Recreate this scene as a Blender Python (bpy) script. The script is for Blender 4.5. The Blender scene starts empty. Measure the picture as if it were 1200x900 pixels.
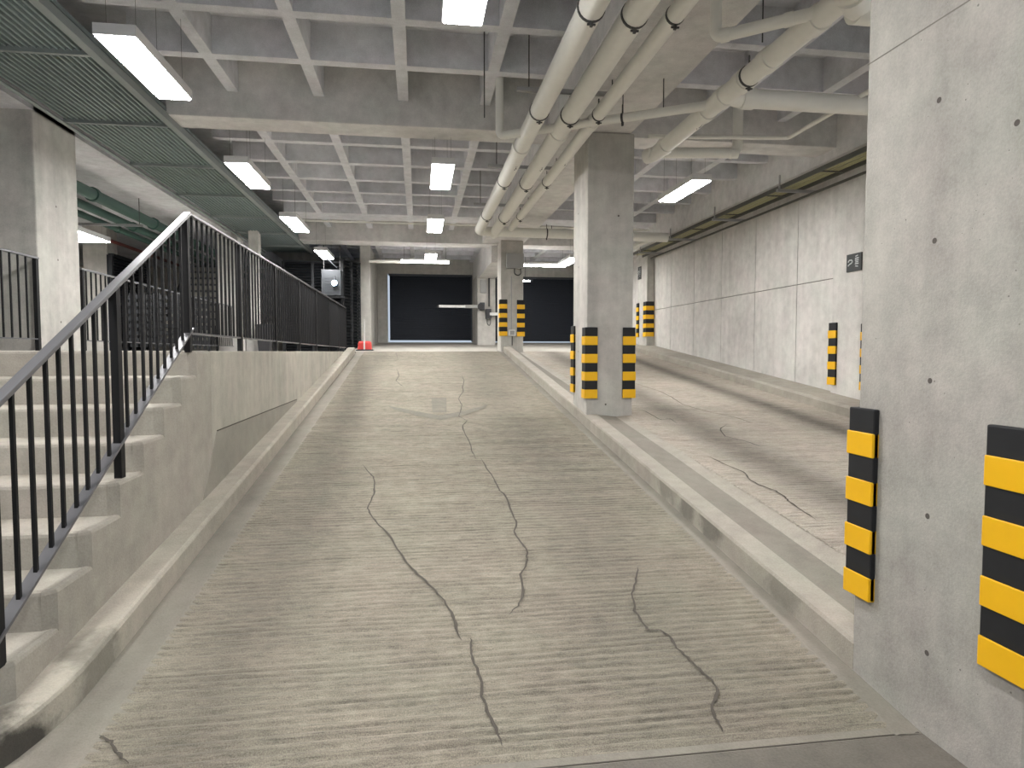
import bpy, math, random
from mathutils import Vector, Matrix, noise
random.seed(7)
D = bpy.data
COL = bpy.context.scene.collection
SC = bpy.context.scene

# ------------------------------------------------------------------ materials
def nodes_of(m):
    m.use_nodes = True
    nt = m.node_tree
    nt.nodes.clear()
    out = nt.nodes.new('ShaderNodeOutputMaterial')
    b = nt.nodes.new('ShaderNodeBsdfPrincipled')
    nt.links.new(b.outputs[0], out.inputs[0])
    return nt, b

def mth(nt, op, a, b=None, c=None, clamp=False):
    n = nt.nodes.new('ShaderNodeMath'); n.operation = op; n.use_clamp = clamp
    for i, v in enumerate((a, b, c)):
        if v is None: continue
        if isinstance(v, (int, float)): n.inputs[i].default_value = v
        else: nt.links.new(v, n.inputs[i])
    return n.outputs[0]

def nz(nt, vec, scale, detail=4, rough=.55, stretch=None):
    if stretch:
        mp = nt.nodes.new('ShaderNodeMapping'); mp.inputs['Scale'].default_value = stretch
        nt.links.new(vec, mp.inputs['Vector']); vec = mp.outputs[0]
    n = nt.nodes.new('ShaderNodeTexNoise')
    n.inputs['Scale'].default_value = scale; n.inputs['Detail'].default_value = detail
    n.inputs['Roughness'].default_value = rough
    nt.links.new(vec, n.inputs['Vector'])
    return n.outputs[0]

def concrete(name, col, cloud=.35, mid=.2, fine=.2, streak=0., bump=.25, tracks=(), stains=(), rough=.85, pits=0., cross=0., fscale=90, chips=0.):
    m = D.materials.new(name); nt, b = nodes_of(m)
    tc = nt.nodes.new('ShaderNodeTexCoord'); v = tc.outputs['Object']
    n1 = nz(nt, v, .9, 5, .6); n2 = nz(nt, v, 7, 5, .6); n3 = nz(nt, v, fscale, 3, .65)
    val = mth(nt, 'ADD', 1., mth(nt, 'MULTIPLY', mth(nt, 'SUBTRACT', n1, .5), cloud * 2))
    val = mth(nt, 'ADD', val, mth(nt, 'MULTIPLY', mth(nt, 'SUBTRACT', n2, .5), mid * 2))
    val = mth(nt, 'ADD', val, mth(nt, 'MULTIPLY', mth(nt, 'SUBTRACT', n3, .5), fine * 2))
    if streak:
        ns = nz(nt, v, 5, 4, .6, (1, 1, .07))
        val = mth(nt, 'ADD', val, mth(nt, 'MULTIPLY', mth(nt, 'SUBTRACT', ns, .5), streak * 2))
    if cross:
        ns = nz(nt, v, 4, 4, .6, (.25, 5, 1))
        val = mth(nt, 'ADD', val, mth(nt, 'MULTIPLY', mth(nt, 'SUBTRACT', ns, .5), cross * 2))
    if chips:                             # short worn chips and dark lines along the raking
        ns = nz(nt, v, 1., 4, .7, (9, 75, 40))
        val = mth(nt, 'ADD', val, mth(nt, 'MULTIPLY', mth(nt, 'SUBTRACT', ns, .5), chips * 2))
    sep = nt.nodes.new('ShaderNodeSeparateXYZ'); nt.links.new(v, sep.inputs[0])
    for (x, w, amt) in tracks:            # tyre dirt along the lane
        wob = mth(nt, 'MULTIPLY', mth(nt, 'SUBTRACT', nz(nt, v, .5, 2), .5), .25)
        d = mth(nt, 'DIVIDE', mth(nt, 'SUBTRACT', mth(nt, 'ADD', sep.outputs[0], wob), x), w)
        g = mth(nt, 'EXPONENT', mth(nt, 'MULTIPLY', mth(nt, 'MULTIPLY', d, d), -1.))
        g = mth(nt, 'MULTIPLY', g, mth(nt, 'ADD', .45, n2))
        val = mth(nt, 'MULTIPLY', val, mth(nt, 'SUBTRACT', 1., mth(nt, 'MULTIPLY', g, amt)))
    for (p, r, amt) in stains:            # grime patches with a ragged outline
        vm = nt.nodes.new('ShaderNodeVectorMath'); vm.operation = 'DISTANCE'
        nt.links.new(v, vm.inputs[0]); vm.inputs[1].default_value = p
        d = mth(nt, 'ADD', vm.outputs['Value'], mth(nt, 'MULTIPLY', mth(nt, 'SUBTRACT', n2, .5), r * 1.3))
        g = mth(nt, 'SUBTRACT', 1., mth(nt, 'DIVIDE', d, r), clamp=True)
        g = mth(nt, 'MULTIPLY', g, 2.2, clamp=True)
        val = mth(nt, 'MULTIPLY', val, mth(nt, 'SUBTRACT', 1., mth(nt, 'MULTIPLY', g, amt)))
    if pits:
        vo = nt.nodes.new('ShaderNodeTexVoronoi'); vo.inputs['Scale'].default_value = 26
        nt.links.new(v, vo.inputs['Vector'])
        g = mth(nt, 'LESS_THAN', vo.outputs['Distance'], mth(nt, 'MULTIPLY', mth(nt, 'SUBTRACT', n2, .42), .42))
        val = mth(nt, 'MULTIPLY', val, mth(nt, 'SUBTRACT', 1., mth(nt, 'MULTIPLY', g, pits)))
    val = mth(nt, 'MAXIMUM', val, .06)
    tint = nt.nodes.new('ShaderNodeMix'); tint.data_type = 'RGBA'
    tint.inputs['A'].default_value = (col[0] * 1.014, col[1] * .992, col[2] * 1.0, 1)
    tint.inputs['B'].default_value = (col[0] * .982, col[1] * 1.006, col[2] * .992, 1)
    tf = nz(nt, v, 2.2, 3)
    tf = mth(nt, 'ADD', .5, mth(nt, 'MULTIPLY', mth(nt, 'SUBTRACT', tf, .5), 3.), clamp=True)
    nt.links.new(tf, tint.inputs['Factor'])
    sc = nt.nodes.new('ShaderNodeVectorMath'); sc.operation = 'SCALE'
    nt.links.new(tint.outputs['Result'], sc.inputs[0]); nt.links.new(val, sc.inputs['Scale'])
    nt.links.new(sc.outputs[0], b.inputs['Base Color'])
    b.inputs['Roughness'].default_value = rough
    bp = nt.nodes.new('ShaderNodeBump'); bp.inputs['Strength'].default_value = bump; bp.inputs['Distance'].default_value = .01
    nt.links.new(mth(nt, 'ADD', n3, mth(nt, 'MULTIPLY', n2, .7)), bp.inputs['Height']); nt.links.new(bp.outputs[0], b.inputs['Normal'])
    return m

def plain(name, col, rough=.5, metal=0., var=.06, bump=0., scale=12, spec=.5):
    m = D.materials.new(name); nt, b = nodes_of(m)
    b.inputs['Specular IOR Level'].default_value = spec
    tc = nt.nodes.new('ShaderNodeTexCoord')
    n = nz(nt, tc.outputs['Object'], scale, 4)
    val = mth(nt, 'ADD', 1., mth(nt, 'MULTIPLY', mth(nt, 'SUBTRACT', n, .5), var * 2))
    sc = nt.nodes.new('ShaderNodeVectorMath'); sc.operation = 'SCALE'
    sc.inputs[0].default_value = col; nt.links.new(val, sc.inputs['Scale'])
    nt.links.new(sc.outputs[0], b.inputs['Base Color'])
    b.inputs['Roughness'].default_value = rough; b.inputs['Metallic'].default_value = metal
    if bump:
        bp = nt.nodes.new('ShaderNodeBump'); bp.inputs['Strength'].default_value = bump; bp.inputs['Distance'].default_value = .01
        nt.links.new(n, bp.inputs['Height']); nt.links.new(bp.outputs[0], b.inputs['Normal'])
    return m

def glow(name, col, s):
    m = D.materials.new(name); nt, b = nodes_of(m)
    b.inputs['Base Color'].default_value = (.8, .8, .8, 1)
    b.inputs['Emission Color'].default_value = (*col, 1); b.inputs['Emission Strength'].default_value = s
    return m

WARM = (.50, .455, .385)
M = {}
M['wall'] = concrete('wall_concrete', (.62, .60, .57), .36, .26, .18, .22, .2, pits=.4)
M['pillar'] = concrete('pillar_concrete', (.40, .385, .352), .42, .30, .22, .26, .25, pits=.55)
M['column'] = concrete('column_concrete', (.50, .485, .45), .36, .26, .18, .3, .2, pits=.45)
M['ceil'] = concrete('ceiling_concrete', (.69, .695, .73), .4, .28, .2, 0, .25)
M['beam'] = concrete('beam_concrete', (.69, .675, .66), .36, .28, .16, 0, .2)
M['ramp'] = concrete('raked_ramp_concrete', (.275, .247, .196), .3, .34, .9, 0, .6, fscale=190, tracks=((-.95, .32, .28), (1.25, .45, .22)), cross=.2, chips=.75)
M['ramp2'] = concrete('raked_side_lane_concrete', (.43, .385, .325), .24, .22, .5, 0, .5, fscale=150, tracks=((4.86, .22, .62), (3.3, .3, .5)), cross=.2, chips=.55)
M['gutter'] = concrete('smooth_gutter_concrete', (.25, .23, .195), .35, .25, .2, 0, .25)
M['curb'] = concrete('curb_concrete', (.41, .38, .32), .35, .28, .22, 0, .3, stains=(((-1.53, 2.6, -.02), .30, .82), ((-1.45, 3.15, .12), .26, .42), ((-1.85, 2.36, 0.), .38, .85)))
M['curb_b'] = concrete('divider_concrete', (.36, .335, .285), .35, .28, .22, 0, .3, stains=(((2.07, 4.35, .36), .22, .45), ((2.07, 4.75, .41), .2, .4), ((2.07, 5.2, .46), .2, .3), ((2.07, 3.4, .26), .2, .3)))
M['lip'] = concrete('worn_divider_edge', (.38, .35, .30), .25, .25, .25, 0, .3)
M['floor'] = concrete('floor_concrete', (.155, .142, .12), .45, .35, .35, 0, .3)
M['landing'] = concrete('landing_concrete', (.36, .34, .30), .3, .2, .15, 0, .2)
M['stair'] = concrete('stair_concrete', (.385, .358, .31), .32, .26, .2, .12, .25, pits=.35)
M['sidewall'] = concrete('side_wall_concrete', (.42, .397, .342), .36, .24, .18, .3, .2, pits=.35)
M['patch'] = concrete('patched_concrete', (.31, .292, .25), .25, .2, .12, 0, .2)
M['crack'] = plain('crack_dark', (.085, .075, .062), .95)
M['mark'] = concrete('worn_arrow_paint', (.175, .16, .128), .25, .4, .7, 0, .4)
M['steel'] = plain('dark_painted_steel', (.014, .014, .015), .55, 0., .15, spec=.2)
M['rail_sheen'] = plain('rail_sheen_grey', (.16, .16, .17), .32, .35, .1)  # lighter grey paints in the reflections on the same dark steel
M['pipe'] = plain('cream_pipe', (.84, .83, .77), .38, 0., .05)
M['clamp'] = plain('clamp_steel', (.06, .06, .06), .5, .3)
M['galv'] = plain('galvanised_steel', (.42, .42, .42), .45, .6, .12)
M['black_rubber'] = plain('black_rubber', (.017, .018, .02), .6, 0., .25, spec=.3)
M['yellow'] = plain('yellow_reflective', (.90, .50, .006), .38, 0., .05)
M['lamp_case'] = plain('lamp_white_case', (.72, .72, .72), .4)
M['diffuser'] = glow('lamp_diffuser', (1., .98, .96), 54)
M['tube'] = glow('lamp_tube', (1., .98, .96), 36)
M['deck'] = plain('green_grey_deck', (.215, .265, .26), .55, .1, .12, .0, 5)
M['deckbar'] = plain('deck_bar', (.26, .29, .28), .5, .2)
M['door'] = plain('dark_shutter', (.017, .022, .033), .7, 0., .15)
M['louver'] = plain('black_louver', (.018, .02, .023), .45, .2, .15)
M['greenpipe'] = plain('dark_green_pipe', (.045, .10, .082), .5)
M['redpipe'] = plain('dark_red_pipe', (.16, .05, .045), .5)
M['tray'] = plain('tray_steel', (.10, .10, .085), .5, .4)
M['conduit'] = plain('yellowish_conduit', (.42, .40, .22), .4, .3)
M['red'] = plain('red_plastic', (.70, .06, .05), .4)
M['white'] = plain('white_plastic', (.75, .75, .73), .45)
M['greybox'] = plain('grey_box', (.33, .33, .32), .5)
M['darkgrey'] = plain('dark_grey_box', (.055, .062, .072), .5)
M['unit'] = plain('unit_grey_paint', (.032, .037, .043), .55)
M['seam'] = plain('seam_concrete', (.22, .21, .185), .95)
M['flood'] = glow('floodlight_lens', (.5, .75, 1.), 28)
M['sign'] = plain('sign_black', (.03, .034, .034), .45)
M['signink'] = plain('sign_ink', (.5, .52, .52), .5)
M['bin'] = plain('bin_black', (.03, .03, .033), .5)
M['tiehole'] = plain('tie_hole', (.10, .09, .08), .95)

# ------------------------------------------------------------------ mesh builder
class MB:
    def __init__(s): s.v = []; s.f = []; s.mi = []; s.sm = []
    def add(s, vs, fs, mi=0, smooth=False):
        o = len(s.v); s.v += [tuple(p) for p in vs]
        for f in fs: s.f.append([o + i for i in f]); s.mi.append(mi); s.sm.append(smooth)
    def box(s, x0, x1, y0, y1, z0, z1, mi=0):
        vs = [(x, y, z) for z in (z0, z1) for y in (y0, y1) for x in (x0, x1)]
        s.add(vs, [(0, 2, 3, 1), (4, 5, 7, 6), (0, 1, 5, 4), (2, 6, 7, 3), (0, 4, 6, 2), (1, 3, 7, 5)], mi); return s
    def prism(s, poly, z0, z1, mi=0):          # plan polygon (ccw), vertical extrusion
        n = len(poly)
        vs = [(x, y, z0) for x, y in poly] + [(x, y, z1) for x, y in poly]
        s.add(vs, [tuple(range(n))[::-1], tuple(range(n, 2 * n))] + [(i, (i + 1) % n, n + (i + 1) % n, n + i) for i in range(n)], mi); return s
    def loft(s, rings, mi=0, smooth=False, cap=True, closed=True):
        n = len(rings[0]); vs = [p for r in rings for p in r]; fs = []
        for k in range(len(rings) - 1):
            for i in range(n if closed else n - 1):
                j = (i + 1) % n
                fs.append((k * n + i, k * n + j, (k + 1) * n + j, (k + 1) * n + i))
        s.add(vs, fs, mi, smooth)
        if cap and closed:
            s.add(rings[0], [tuple(range(n))[::-1]], mi); s.add(rings[-1], [tuple(range(n))], mi)
        return s
    def tube(s, path, r, n=12, mi=0, cap=True, fillet=0.):
        P = [Vector(p) for p in path]
        if fillet:
            Q = [P[0]]
            for a, b, c in zip(P, P[1:], P[2:]):
                u = (a - b).normalized(); w = (c - b).normalized(); d = min(fillet, (a - b).length * .49, (c - b).length * .49)
                p0, p1 = b + u * d, b + w * d
                for k in range(7):
                    t = k / 6; Q.append(p0 * (1 - t) ** 2 + b * 2 * t * (1 - t) + p1 * t * t)
            Q.append(P[-1]); P = Q
        rings = []; a = None
        for i, p in enumerate(P):
            d = ((P[min(i + 1, len(P) - 1)] - P[max(i - 1, 0)])).normalized()
            if a is None:
                a = d.cross(Vector((0, 0, 1)))
                if a.length < 1e-3: a = d.cross(Vector((0, 1, 0)))
            else: a = a - d * a.dot(d)
            a.normalize(); b = a.cross(d).normalized()
            rings.append([tuple(p + (a * math.cos(t) + b * math.sin(t)) * r) for t in [2 * math.pi * k / n for k in range(n)]])
        s.loft(rings, mi, True, cap); return s
    def bar(s, a, b, w, h, mi=0):              # rectangular bar between two points, w sideways, h vertical-ish
        a = Vector(a); b = Vector(b); d = (b - a).normalized(); up = Vector((0, 0, 1))
        if abs(d.z) > .99: up = Vector((0, 1, 0))
        x = d.cross(up).normalized(); y = x.cross(d).normalized()
        R = [[tuple(p + x * sx * w / 2 + y * sy * h / 2) for sx, sy in ((-1, -1), (1, -1), (1, 1), (-1, 1))] for p in (a, b)]
        s.loft(R, mi); return s
    def build(s, name, mats, parent=None, bevel=0.):
        me = D.meshes.new(name)
        off = Vector(parent['_w']) if parent is not None and '_w' in parent else Vector((0, 0, 0))
        me.from_pydata([tuple(Vector(p) - off) for p in s.v], [], s.f)
        if not isinstance(mats, (list, tuple)): mats = [mats]
        for m in mats: me.materials.append(m)
        me.polygons.foreach_set('material_index', s.mi); me.polygons.foreach_set('use_smooth', s.sm)
        me.update()
        o = D.objects.new(name, me); COL.objects.link(o)
        if parent is not None: o.parent = parent; o['_w'] = tuple(off)
        if bevel:
            b = o.modifiers.new('edge', 'BEVEL'); b.width = bevel; b.segments = 2; b.limit_method = 'ANGLE'
        return o

def B(x0, x1, y0, y1, z0, z1): return MB().box(x0, x1, y0, y1, z0, z1)

def tag(o, label, cat, group=None, kind=None):
    o['label'] = label; o['category'] = cat
    if group: o['group'] = group
    if kind: o['kind'] = kind
    return o

def thing(name, loc, label, cat, group=None, kind=None):
    o = D.objects.new(name, None); COL.objects.link(o); o.location = loc; o['_w'] = tuple(loc); o.empty_display_size = .1
    return tag(o, label, cat, group, kind)

def copy_thing(src, loc, label, group=None):
    r = src.copy(); COL.objects.link(r); r.location = loc; r['label'] = label
    if group: r['group'] = group
    for ch in list(src.children):
        c = ch.copy(); COL.objects.link(c); c.parent = r
        for g in list(ch.children):
            d = g.copy(); COL.objects.link(d); d.parent = c
    return r

def st(mb, name, mat, label, cat, bevel=0.):
    return tag(mb.build(name, mat, None, bevel), label, cat, None, 'structure')

# ------------------------------------------------------------------ levels
Y0, S1 = 2.35, .1181
def r1(y): return max(0., S1 * (y - Y0)) if y < 15.9 else 1.6 + .048 * (y - 15.9)
def r2(y): return .33 + .1024 * (y - 3.5) if y < 15.9 else 1.6 + .048 * (y - 15.9)
TOP = 15.9
LAND = 1.605
ZB, ZR, ZS = 4.32, 4.62, 5.0       # beam soffit, rib soffit, slab

# lower floor, apron by the shutters
fl = st(B(-6, 8, -7, Y0 + .005, -.2, 0), 'floor', M['floor'], 'smooth grey concrete floor at the foot of the ramp', 'floor')
B(-1.4, 2.07, 2.354, 2.360, -.01, .003).build('joint', M['crack'], fl)
ap = MB()
ap.loft([[(x, y, z - d) for x, d in ((-1.62, .3), (6.3, .3), (6.3, 0), (-1.62, 0))] for y, z in ((TOP, 1.6), (22.6, r1(22.6)))])
st(ap, 'floor', M['landing'], 'smooth concrete apron between the ramp top and the dark shutters', 'floor')

# raked ramp surfaces with real ridges, the cracks lie in the same mesh
def ribbon(mb, pts, h, w, mi, wob=.005):
    P = []
    for a, b in zip(pts, pts[1:]):
        for k in range(4):
            t = k / 4
            P.append((a[0] + (b[0] - a[0]) * t + random.uniform(-wob, wob), a[1] + (b[1] - a[1]) * t + random.uniform(-wob, wob)))
    P.append(pts[-1]); L = []; Rr = []
    for i, p in enumerate(P):
        q0 = Vector(P[max(0, i - 1)]); q1 = Vector(P[min(len(P) - 1, i + 1)]); d = (q1 - q0).normalized()
        e = min(1, .25 + i / 4, .25 + (len(P) - 1 - i) / 4)
        ww = w * e * random.uniform(.6, 1.25); n = Vector((-d.y, d.x)) * ww / 2
        L.append((p[0] + n.x, p[1] + n.y, h(p[1]))); Rr.append((p[0] - n.x, p[1] - n.y, h(p[1])))
    n = len(P)
    mb.add(L + Rr, [(i, n + i, n + i + 1, i + 1) for i in range(n - 1)], mi)

def raked(x0, x1, ya, yb, h, pitch, amp, seed, drift=0.):
    mb = MB(); nx = 34; xs = [x0 + (x1 - x0) * i / nx for i in range(nx + 1)]
    rows = int((yb - ya) / pitch) * 4; vs = []
    for r in range(rows + 1):
        y = ya + (yb - ya) * r / rows; k = r // 4; ph = r % 4
        for x in xs:
            if r in (0, rows): off = 0; yy = y
            else:
                wv = noise.noise(Vector((x * .7 + seed, k * .35, 1.7))) * pitch * .5 + drift * (x - x0)
                yy = min(max(ya + (yb - ya) * (k * 4 + (0, 1.35, 2.5, 3.2)[ph]) / rows + wv, ya + .001), yb - .001)
                am = amp * (.75 + .7 * noise.noise(Vector((x * 2.3, k * .8 + seed, 4))))
                off = (am * .6, am, am * .45, -am)[ph] + .0016 * noise.noise(Vector((x * 19, y * 19, seed)))
            vs.append((x, yy, h(yy) + off))
    n = nx + 1
    mb.add(vs, [(r * n + i, r * n + i + 1, (r + 1) * n + i + 1, (r + 1) * n + i) for r in range(rows) for i in range(nx)], 0, True)
    return mb

CR1 = [[(-0.55,6.44),(-0.48,6.21),(-0.42,6.03),(-0.39,5.78),(-0.38,5.55),(-0.41,5.21),(-0.36,5.01),(-0.29,4.83),(-0.22,4.66),(-0.13,4.34),(-0.08,4.19),(-0.01,4.01),(0.07,3.84),(0.14,3.67),(0.18,3.48),(0.19,3.37),(0.21,3.25)],
[(0.26,3.26),(0.25,3.17),(0.25,3.08),(0.28,2.92),(0.27,2.81),(0.28,2.72),(0.30,2.62),(0.32,2.48)],
[(0.81,12.10),(0.80,11.42),(0.73,10.73),(0.72,10.41),(0.60,9.77),(0.62,9.31),(0.58,8.90),(0.53,8.53),(0.62,8.27),(0.54,7.99),(0.54,7.60),(0.57,7.20),(0.56,6.85),(0.58,6.52)],
[(0.63,6.55),(0.65,6.22),(0.68,5.93),(0.69,5.61),(0.70,5.52),(0.73,5.41),(0.73,4.99),(0.73,4.77),(0.69,4.62),(0.70,4.48),(0.73,4.31),(0.69,4.09),(0.63,3.94),(0.60,3.67),(0.55,3.56),(0.49,3.47)],
[(1.40,3.95),(1.34,3.81),(1.25,3.63),(1.20,3.43),(1.20,3.27),(1.21,3.23),(1.27,3.22),(1.30,3.16),(1.29,3.05),(1.31,2.97),(1.33,2.87),(1.35,2.78),(1.34,2.69),(1.27,2.61),(1.25,2.53),(1.24,2.45)],
[(-0.42,12.91),(-0.35,12.04),(-0.39,11.47),(-0.29,11.02),(-0.24,10.85)],
[(-0.52,15.55),(-0.44,14.32)],
[(-1.28,2.73),(-1.22,2.69),(-1.17,2.63),(-1.10,2.56)]]
CR2 = [[(3.65,10.62),(3.70,10.15),(3.77,9.72),(3.75,9.18),(3.68,8.62),(3.73,8.30),(3.81,8.00),(3.93,7.82),(4.00,7.60),(4.02,7.30)],
[(3.67,7.28),(3.46,7.02),(3.36,6.68),(3.44,6.52),(3.49,6.36),(3.51,6.18)],
[(2.78,5.91),(2.81,5.72),(2.82,5.57),(2.87,5.35),(2.80,5.10),(2.81,4.98),(2.86,4.82),(2.85,4.65),(2.82,4.55),(2.80,4.31),(2.79,4.16)],
[(2.88,8.36),(2.96,8.12),(2.96,7.68),(2.97,7.58),(3.11,7.67),(3.09,7.37)]]
rp = raked(-1.28, 1.97, 2.4, TOP, r1, .056, .0105, 3.)
for c in CR1: ribbon(rp, c, lambda y: r1(y) + .0115, .014, 1)
def flat_mark(mb, poly, h, mi):     # poly split into small quads between two edges
    A, Bq = poly
    n = len(A); mb.add([(x, y, h(y)) for x, y in A] + [(x, y, h(y)) for x, y in Bq], [(i, n + i, n + i + 1, i + 1) for i in range(n - 1)], mi)
flat_mark(rp, ([(-.42, 9.3), (-.03, 8.9), (.27, 8.62), (.63, 8.88), (1.0, 9.32)], [(-.34, 9.02), (-.03, 8.62), (.27, 8.34), (.63, 8.62), (.93, 9.06)]), lambda y: r1(y) + .0105, 2)
flat_mark(rp, ([(.2, 9.85), (.19, 9.3), (.19, 8.8)], [(.42, 9.84), (.4, 9.3), (.38, 8.8)]), lambda y: r1(y) + .0105, 2)
st(rp, 'ramp', [M['ramp'], M['crack'], M['mark']], 'raked concrete ramp with long cracks and a faded arrow, between the stairs and the striped column', 'ramp')
rq = raked(2.6, 5.52, 1.2, TOP, r2, .056, .008, 9.)
for c in CR2: ribbon(rq, c, lambda y: r2(y) + .009, .014, 1)
st(rq, 'ramp', [M['ramp2'], M['crack']], 'narrower raked ramp lane with dark tyre tracks beside the panelled wall', 'ramp')

# gutters, kerbs
def strip(xs_h, ya, yb, n=2):      # strip whose cross-section is [(x, height above lane, lane)], straight along y
    rings = []
    for k in range(n + 1):
        y = ya + (yb - ya) * k / n
        rings.append([(x, y, f(y) + d) for x, d, f in xs_h])
    return rings
g = MB()
g.loft(strip([(-1.47, 0, r1), (-1.285, .006, r1), (-1.2, -.016, r1)], Y0, TOP), closed=False, cap=False)
g.loft(strip([(1.89, -.016, r1), (1.975, .006, r1), (2.1, 0, r1)], Y0, TOP), closed=False, cap=False)
g.loft(strip([(-2.3, -.002, r1), (-1.465, -.001, r1)], Y0, 3.7), closed=False, cap=False)
g.loft(strip([(-1.47, 0, r1), (2.1, 0, r1)], Y0, 2.42), closed=False, cap=False)
st(g, 'trim_1', M['gutter'], 'smooth concrete gutter strips along both edges of the ramp', 'gutter')

cb = MB(); face = [(-1.46, 15.45)] + [(-1.46, y) for y in (12, 9, 6, 4.5, 3.6, 3.1)]
back = [(-1.62, y) for _, y in face]
for k in range(1, 11):
    a = math.pi / 2 * k / 10
    face.append((-1.86 + .4 * math.cos(a), 3.1 - .75 * math.sin(a))); back.append((-1.62 - .3 * k / 10, 3.1 - .1 * k / 10))
face.append((-4.9, 2.35)); back.append((-4.9, 3.0))
def ct(y): return max(r1(y), 0) + .135 + .015 * min(1, max(0, (y - 2.4)))
rings = []
for (fx, fy), (bx, by) in zip(face, back):
    d = Vector((bx - fx, by - fy)).normalized(); c = .022
    rings.append([(fx, fy, -.1 + max(0, r1(fy) - .1)), (fx, fy, ct(fy) - c), (fx + d.x * c * .4, fy + d.y * c * .4, ct(fy) - c * .3), (fx + d.x * c, fy + d.y * c, ct(fy)), (bx, by, ct(by) + (.0)), (bx, by, -.1 + max(0, r1(by) - .1))])
cb.loft(rings, 0, False)
st(cb, 'curb', M['curb'], 'low concrete curb running up beside the stair wall, rounded and blackened at its foot', 'curb')

dv = MB()
prof = lambda y: [(2.08, r1(y) - .15), (2.08, r1(y) + .13), (2.09, r1(y) + .148), (2.24, r1(y) + .15), (2.25, r1(y) + .142), (2.48, min(r2(y) - .0, r1(y) + .15) - .005), (2.62, r2(y) + .004), (2.62, r2(y) - .3)]
dv.loft([[(x, y, z) for x, z in prof(y)] for y in [2.79, 3, 3.5, 4, 6, 8, 10, 12, 14, 15.8]])
for i, f in enumerate(dv.f):
    xs = sorted({round(dv.v[k][0], 3) for k in f})
    if len(f) == 4 and xs[0] >= 2.08 and xs[-1] <= 2.24 and xs[0] != xs[-1]: dv.mi[i] = 1
    elif len(f) == 4 and xs[0] == 2.48: dv.mi[i] = 1
    elif len(f) == 4 and xs[0] == 2.25: dv.mi[i] = 2
st(dv, 'curb', [M['curb_b'], M['lip'], M['gutter']], 'worn concrete divider curb between the two ramp lanes', 'curb')

cw = MB()
prof3 = lambda y: [(5.5, r2(y) - .2), (5.5, r2(y) + .11), (5.54, r2(y) + .14), (6.02, r2(y) + .16), (6.02, r2(y) - .2)]
cw.loft([[(x, y, z) for x, z in prof3(y)] for y in [1, 3, 6, 9, 12, 15.9, 18]])
st(cw, 'curb', M['curb_b'], 'broad concrete curb along the foot of the panelled wall', 'curb')

# ------------------------------------------------------------------ walls
wl = MB().box(-1.9, -1.62, 5.365, 15.6, -.2, LAND - .001)
wl_o = st(wl, 'wall_left', M['sidewall'], 'concrete side wall carrying the landing beside the ramp', 'wall', .008)
pt = MB()
pt.add([(-1.6165, 5.49, .955), (-1.6165, 8.95, .955), (-1.6165, 4.98, .3), (-1.6165, 8.95, .75)], [(0, 2, 3, 1)])
pt.add([(-1.6165, 5.49, .955), (-1.6165, 8.95, .955), (-1.62, 8.95, .96), (-1.62, 5.49, .96)], [(0, 1, 2, 3)])
pt.add([(-1.6165, 5.49, .955), (-1.6165, 4.98, .3), (-1.62, 4.975, .3), (-1.62, 5.485, .96)], [(0, 1, 2, 3)])
p_o = pt.build('repair_patch', M['patch'], wl_o); p_o['label'] = 'darker repaired patch low on the wall'
lj = MB().box(-1.623, -1.614, 5.49, 8.95, .955, .963)
lj.build('joint', M['crack'], wl_o)

wr = MB().box(6.03, 6.3, -2, 23, 0, 4.6, 1)
ys = [15.915, 14.8, 13.5, 12.2, 10.9, 9.6, 8.55, 7.3, 6.0, 4.7, 3.4, 2.1, .8, -.5, -1.8]
for y1, y0 in zip(ys, ys[1:]):
    for z0, z1 in ((.1, 2.66), (2.672, 4.6)):
        wr.box(6.0, 6.05, y0 + .008, y1 - .008, z0, z1, 0)
wr.box(6.0, 6.05, 16.4, 22.3, .5, 4.6, 0)
st(wr, 'wall_right', [M['wall'], M['crack']], 'concrete wall cast in large panels along the side lane', 'wall')

wb = MB()
wb.box(-12, -1.0, 22.0, 22.3, 1.4, 5.0); wb.box(-1.0, 1.84, 22.0, 22.3, 4.2, 5.0)
wb.box(1.84, 2.40, 20.1, 22.3, 1.6, 3.99)
wb.box(1.84, 2.46, 22.0, 22.3, 3.9, 5.0); wb.box(2.40, 5.45, 22.0, 22.3, 4.17, 5.0); wb.box(5.45, 6.3, 22.0, 22.3, 1.4, 5.0)
st(wb, 'wall_back', M['column'], 'far concrete wall around the two dark shutters', 'wall')
st(B(-1.6, -1.32, 18.7, 22.0, 1.5, 4.6), 'wall_back.001', M['column'], 'short concrete wing wall beside the wide dark shutter', 'wall', .01)
st(B(-12.2, -12, 5, 22.2, 1.4, 5), 'wall_left.002', M['column'], 'far side wall of the landing hall', 'wall')
st(B(-5.3, -4.9, -7, 5.0, -.2, 5), 'wall_left.003', M['column'], 'concrete wall beyond the stairs', 'wall')
st(B(-12.2, -5.3, 4.6, 5.0, 1.2, 5), 'wall_left.004', M['column'], 'end wall of the landing hall', 'wall')

# landing floor
st(B(-12, -1.9, 5.365, 22.1, 1.4, LAND), 'floor', M['landing'], 'raised concrete landing at the top of the stairs', 'floor', .006)

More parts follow.
